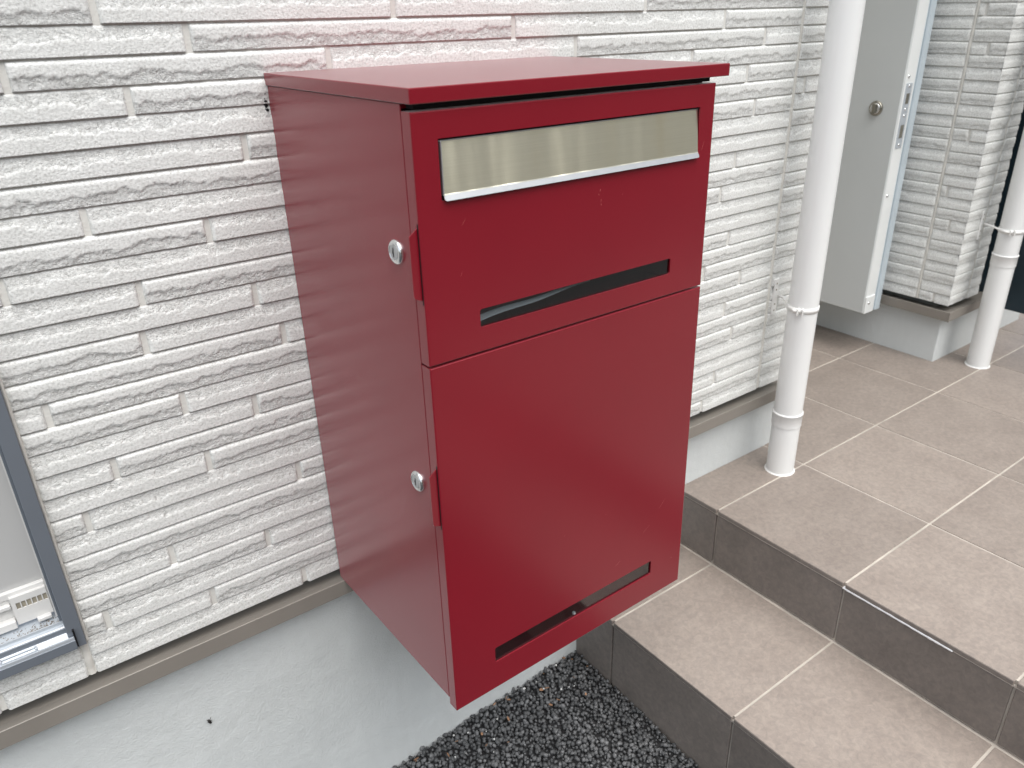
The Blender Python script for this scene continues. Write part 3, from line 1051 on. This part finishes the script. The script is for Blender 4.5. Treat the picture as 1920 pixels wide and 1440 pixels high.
# window panes and what lies behind them
for d_, w_ in ((d1, W1), (d2, W2)):
    bm = bmesh.new(); box(bm, (w_[0] - .006, YF + .0024, w_[2] - .005), (w_[1] + .006, YF + .0038, w_[3] + .005))
    from_bm("window", bm, M['acrylic'], d_, lb)
bm = bmesh.new()
n = 30
pa = []
for i in range(n + 1):
    u = i / n
    x = 0.060 + u * 0.16
    z = 0.4842 + 0.0125 * u ** .85 + 0.0010 * math.sin(u * 9)
    pa.append((bm.verts.new((x, YF + .0044, z)), bm.verts.new((x, YF + .0075, z + .0016 + .0042 * (1 - u)))))
for a_, b_ in zip(pa[:-1], pa[1:]): bm.faces.new((a_[0], b_[0], b_[1], a_[1]))
M['paper'] = paint("grey_paper", (0.42, 0.43, 0.44), 0.7, 0.3)
pm = from_bm("mail", bm, M['paper'], None, None)
pm.location = lb.location; pm.rotation_euler = BR
for v_ in pm.data.vertices: v_.co -= base
tag(pm, "sheet of paper glimpsed behind the upper slot window of the red letterbox", "letter")
# black plate standing in for the dark interior behind the flap
bm = bmesh.new(); box(bm, (SLOT[0] - .004, YF + .0045, SLOT[2] - .004), (SLOT[1] + .004, YF + .0060, SLOT[3] + .004))
from_bm("slot_back", bm, M['gap_mastic'], d1, lb)
# steel flap with bent lip
bm = bmesh.new()
x0, x1, z0, z1 = 0.0285, 0.3822, 0.6165, 0.6700
y_t, y_b = YF + .0032, YF - .0014
prof = [(y_t + .0012, z1 - .0010), (y_t + .0004, z1), (y_t, z1 - .0006), (y_b, z0 + .0058), (y_b - .0008, z0 + .0046)]
prof += [(p_[0] + .0009, p_[1]) for p_ in reversed(prof[1:])]
prism(bm, prof, 'x', x0, x1)
flap = from_bm("flap", bm, M['steel'], d1, lb)
bm = bmesh.new()                                            # lip: bent forward, rounded ends
lip = []
for k in range(9):
    a = math.radians(180 * k / 8)
    lip.append((x0 + .0035 - .0035 * math.sin(a) if False else x0, 0))
tube_pts = []
outline = rrect(x0 - .0004, x1 + .0004, z0 - .0004, z0 + .0048, .0024, 4)
A_ = [bm.verts.new((px, y_b - .0008 - (z0 + .0048 - pz) * .45, pz)) for px, pz in outline]
B_ = [bm.verts.new((v_.co.x, v_.co.y + .0010, v_.co.z)) for v_ in A_]
bm.faces.new(A_); bm.faces.new(list(reversed(B_)))
for i in range(len(A_)): bm.faces.new((A_[i], A_[(i + 1) % len(A_)], B_[(i + 1) % len(A_)], B_[i]))
from_bm("flap_lip", bm, M['steel_lip'], flap, lb)
bm = bmesh.new()
box(bm, (x0 - .0002, y_b - .0004, z0 + .004), (x0 + .0007, y_t + .001, z1 - .0003), 0.0002)
box(bm, (x0, y_t - .0006, z1 - .0010), (x1, y_t + .0012, z1 + .0002), 0.0003)
from_bm("flap_rim", bm, M['steel_lip'], flap, lb)
# finger tabs
for d_, zt_, zb_ in ((d1, 0.5940, 0.5225), (d2, 0.3325, 0.2590)):
    bm = bmesh.new()
    yb_ = YF + .0034
    pts = [(0.0002, zt_), (-0.0098, zt_ - .0068), (-0.0098, zb_ + .0062), (-0.0090, zb_ + .0042), (-0.0072, zb_ + .0034), (0.0002, zb_)]
    A_ = [bm.verts.new((px, yb_ + .0010 * (px / .01), pz)) for px, pz in pts]
    B_ = [bm.verts.new(v_.co + Vector((0, .0011, 0))) for v_ in A_]
    bm.faces.new(A_); bm.faces.new(list(reversed(B_)))
    for i in range(len(A_)): bm.faces.new((A_[i], A_[(i + 1) % len(A_)], B_[(i + 1) % len(A_)], B_[i]))
    from_bm("finger_tab", bm, M['red'], d_, lb)
    bm = bmesh.new(); box(bm, (-0.0003, YF + .0016, zb_ - .0042), (0.0006, YF + .0032, zt_ + .0040))
    from_bm("tab_slot", bm, M['gap_mastic'], d_, lb)
# cam locks
for zc, yc in ((0.5630, -0.2835), (0.2985, -0.2845)):
    bm = bmesh.new()
    lathe(bm, [(.0126, 0), (.0126, .0014), (.0120, .0030), (.0104, .0042), (.0086, .0046), (.0086, .0040), (.0080, .0040)], (0, yc, zc), (-1, 0, 0), 40)
    lk = from_bm("lock", bm, M['chrome'], lb, lb)
    bm = bmesh.new(); lathe(bm, [(.0078, .0030), (.0078, .0042), (.0074, .0045)], (0, yc, zc), (-1, 0, 0), 32)
    pl = from_bm("lock_plug", bm, M['steel_lip'], lk, lb)
    bm = bmesh.new()
    kh = [(-.0007, .0046), (.0007, .0046), (.0007, .0022), (.0017, .0010), (.0017, -.0012), (.0007, -.0022), (.0007, -.0046), (-.0007, -.0046)]
    A_ = [bm.verts.new((-.00475, yc + a, zc + b_)) for a, b_ in kh]; B_ = [bm.verts.new((-.0040, yc + a, zc + b_)) for a, b_ in kh]
    bm.faces.new(A_); bm.faces.new(list(reversed(B_)))
    for i in range(len(A_)): bm.faces.new((A_[i], A_[(i + 1) % len(A_)], B_[(i + 1) % len(A_)], B_[i]))
    from_bm("keyhole", bm, M['gap_mastic'], lk, lb)
# catch seen through the lower window
bm = bmesh.new(); bmesh.ops.create_icosphere(bm, subdivisions=2, radius=.0028, matrix=Matrix.Translation((0.2000, YF + .0060, 0.0235)))
from_bm("catch", bm, M['white_pl'], d2, lb, smooth=True)
# scratches in the paint: thin raised flakes
def flake(x, z, L, w, ang):
    bm = bmesh.new()
    c_, s_ = math.cos(ang), math.sin(ang)
    n = 6
    A_ = []
    for k in range(n + 1):
        u = k / n - .5
        ww = w * (1 - (2 * u) ** 2) * .5 + .00003
        bx, bz = x + c_ * L * u, z + s_ * L * u + .08 * L * u * u
        A_.append((bm.verts.new((bx - s_ * ww, YF - .00006, bz + c_ * ww)), bm.verts.new((bx + s_ * ww, YF - .00006, bz - c_ * ww))))
    for a, b_ in zip(A_[:-1], A_[1:]): bm.faces.new((a[0], b_[0], b_[1], a[1]))
    from_bm("scratch", bm, M['scratch'], lb, lb)
flake(0.2285, 0.5985, .0030, .0007, 1.2); flake(0.2265, 0.5940, .0022, .0005, 1.9); flake(0.2300, 0.5870, .004, .0004, 1.4); flake(.2302, .5828, .0030, .0006, 1.7)
flake(0.050, 0.5925, .008, .00025, .9); flake(0.044, 0.5415, .006, .0003, 1.1); flake(.262, .5895, .0015, .0005, .8)
flake(0.330, 0.1080, .016, .00022, .55); flake(0.276, 0.0740, .012, .00025, .5); flake(.36, .1385, .018, .0003, .8); flake(.178, .1660, .001, .0005, .8)
flake(.388, .0310, .0015, .0007, .3); flake(.392, .628, .012, .00025, 1.2); flake(.25, .168, .001, .0005, .8)
# old black mastic where the box meets the wall
bm = bmesh.new()
for k in range(70):
    z = 0.6985 - random.random() ** 1.3 * 0.030
    bmesh.ops.create_icosphere(bm, subdivisions=1, radius=random.uniform(.0006, .0021), matrix=Matrix.Translation((-0.0012 - random.random() * .0042, -0.0010 + random.uniform(-.0012, .003), z)))
o = from_bm("mastic", bm, M['gap_mastic'], lb, lb); o["kind"] = "stuff"

# ------------------------------------------------------------------ downpipes
PR = 0.0305


def downpipe(x, y, label, clamp, socket, wall_x, plate_z):
    root = empty("downpipe", (x, y, ZT)); ORG[root.name] = Vector((x, y, ZT))
    tag(root, label, "downpipe", "white downpipes on the porch tiles")
    bm = bmesh.new(); lathe(bm, [(PR, ZT), (PR, 2.6)], (x, y, 0), (0, 0, 1), 48)
    from_bm("pipe", bm, M['pvc'], root, root)
    bm = bmesh.new(); lathe(bm, [(PR + .0016, socket - .0172), (PR + .0016, socket + .010), (PR + .0029, socket + .0112), (PR + .0029, socket + .0138), (PR + .0002, socket + .0150)], (x, y, 0), (0, 0, 1), 48)
    from_bm("socket", bm, M['pvc'], root, root)
    bm = bmesh.new(); lathe(bm, [(PR + .0032, ZT - .001), (PR + .0030, ZT + .0012), (PR + .0006, ZT + .0020)], (x, y, 0), (0, 0, 1), 48)
    from_bm("base_ring", bm, M['pvc_b'], root, root)
    bm = bmesh.new(); lathe(bm, [(PR + .0003, clamp - .0052), (PR + .0018, clamp - .0050), (PR + .0018, clamp + .0050), (PR + .0003, clamp + .0052)], (x, y, 0), (0, 0, 1), 48)
    cl = from_bm("clamp", bm, M['pvc_b'], root, root)
    a = math.radians(205)                                   # ears on the camera-left side
    bm = bmesh.new()
    for da in (-.10, .16):
        r0, r1 = PR + .001, PR + .012
        q = Vector((math.cos(a + da), math.sin(a + da), 0)); w = Vector((-q.y, q.x, 0)) * .0011
        for k in (0,):
            vs = [Vector((x, y, 0)) + q * r0 - w, Vector((x, y, 0)) + q * r1 - w, Vector((x, y, 0)) + q * r1 + w, Vector((x, y, 0)) + q * r0 + w]
            A_ = [bm.verts.new(p_ + Vector((0, 0, clamp - .0072))) for p_ in vs]; B_ = [bm.verts.new(p_ + Vector((0, 0, clamp + .0072))) for p_ in vs]
            bm.faces.new(A_); bm.faces.new(B_)
            for i in range(4): bm.faces.new((A_[i], A_[(i + 1) % 4], B_[(i + 1) % 4], B_[i]))
    from_bm("clamp_ear", bm, M['pvc_b'], cl, root)
    bm = bmesh.new()
    q = Vector((math.cos(a), math.sin(a), 0))
    tube(bm, [Vector((wall_x + .003, -.006, clamp + .004)), Vector((wall_x + .002, -.022, clamp + .003)), Vector((x, y, 0)) + q * (PR + .004) + Vector((-.004, .010, clamp)), Vector((x, y, 0)) + q * (PR + .003) + Vector((0, 0, clamp))], .0028, 10)
    from_bm("bracket_arm", bm, M['pvc_b'], cl, root)
    bm = bmesh.new(); box(bm, (wall_x - .0068, -.0026, plate_z - .040), (wall_x + .0068, .0010, plate_z + .040), 0.0010, 2)
    pl = from_bm("wall_plate", bm, M['pvc_b'], root, root)
    for dz in (-.030, -.016, .016, .030):
        bm = bmesh.new(); lathe(bm, [(.0022, 0), (.0018, .0004)], (wall_x, -.0026, plate_z + dz), (0, -1, 0), 10)
        from_bm("screw_hole", bm, M['ventdark'], pl, root)
    return root


downpipe(1.0335, -0.0760, "nearer white downpipe standing on the tiles just right of the red letterbox", 0.2128, -0.043, 1.0400, 0.2130)
downpipe(1.9590, -0.0770, "farther white downpipe standing in front of the dark navy door", 0.2180, 0.138, 1.9500, 0.2180)

# ------------------------------------------------------------------ small insect on the foundation
ins = empty("insect", (-0.2288, 0.0125, -0.1807)); ORG[ins.name] = Vector((-0.2288, 0.0125, -0.1807))
ins.scale = (1.4, 1.4, 1.4)
tag(ins, "tiny dark insect clinging to the pale foundation under the letterbox", "insect")
bm = bmesh.new()
c_ = Vector((-0.2288, 0.0125, -0.1807))
tube(bm, [c_ + Vector((-.0012, 0, .0026)), c_ + Vector((-.0011, -.0003, .0020)), c_ + Vector((-.0006, -.0005, .0008)), c_ + Vector((.0002, -.0006, -.0010)), c_ + Vector((.0007, -.0004, -.0028)), c_ + Vector((.0008, -.0001, -.0036))], [.0003, .0011, .0015, .0016, .0012, .0003], 10)
from_bm("body", bm, M['insect'], ins, ins)
for p0, p1 in (((.0, 0, .001), (.0022, .0004, .0040)), ((-.0006, 0, .0015), (-.0026, .0008, .0028)), ((.0004, 0, -.001), (.0024, .0010, -.0012)), ((-.0004, 0, -.001), (-.0022, .0010, -.0014))):
    bm = bmesh.new(); tube(bm, [c_ + Vector(p0), c_ + (Vector(p0) + Vector(p1)) / 2 + Vector((0, -.0006, 0)), c_ + Vector(p1)], .00022, 6)
    from_bm("leg", bm, M['insect'], ins, ins)
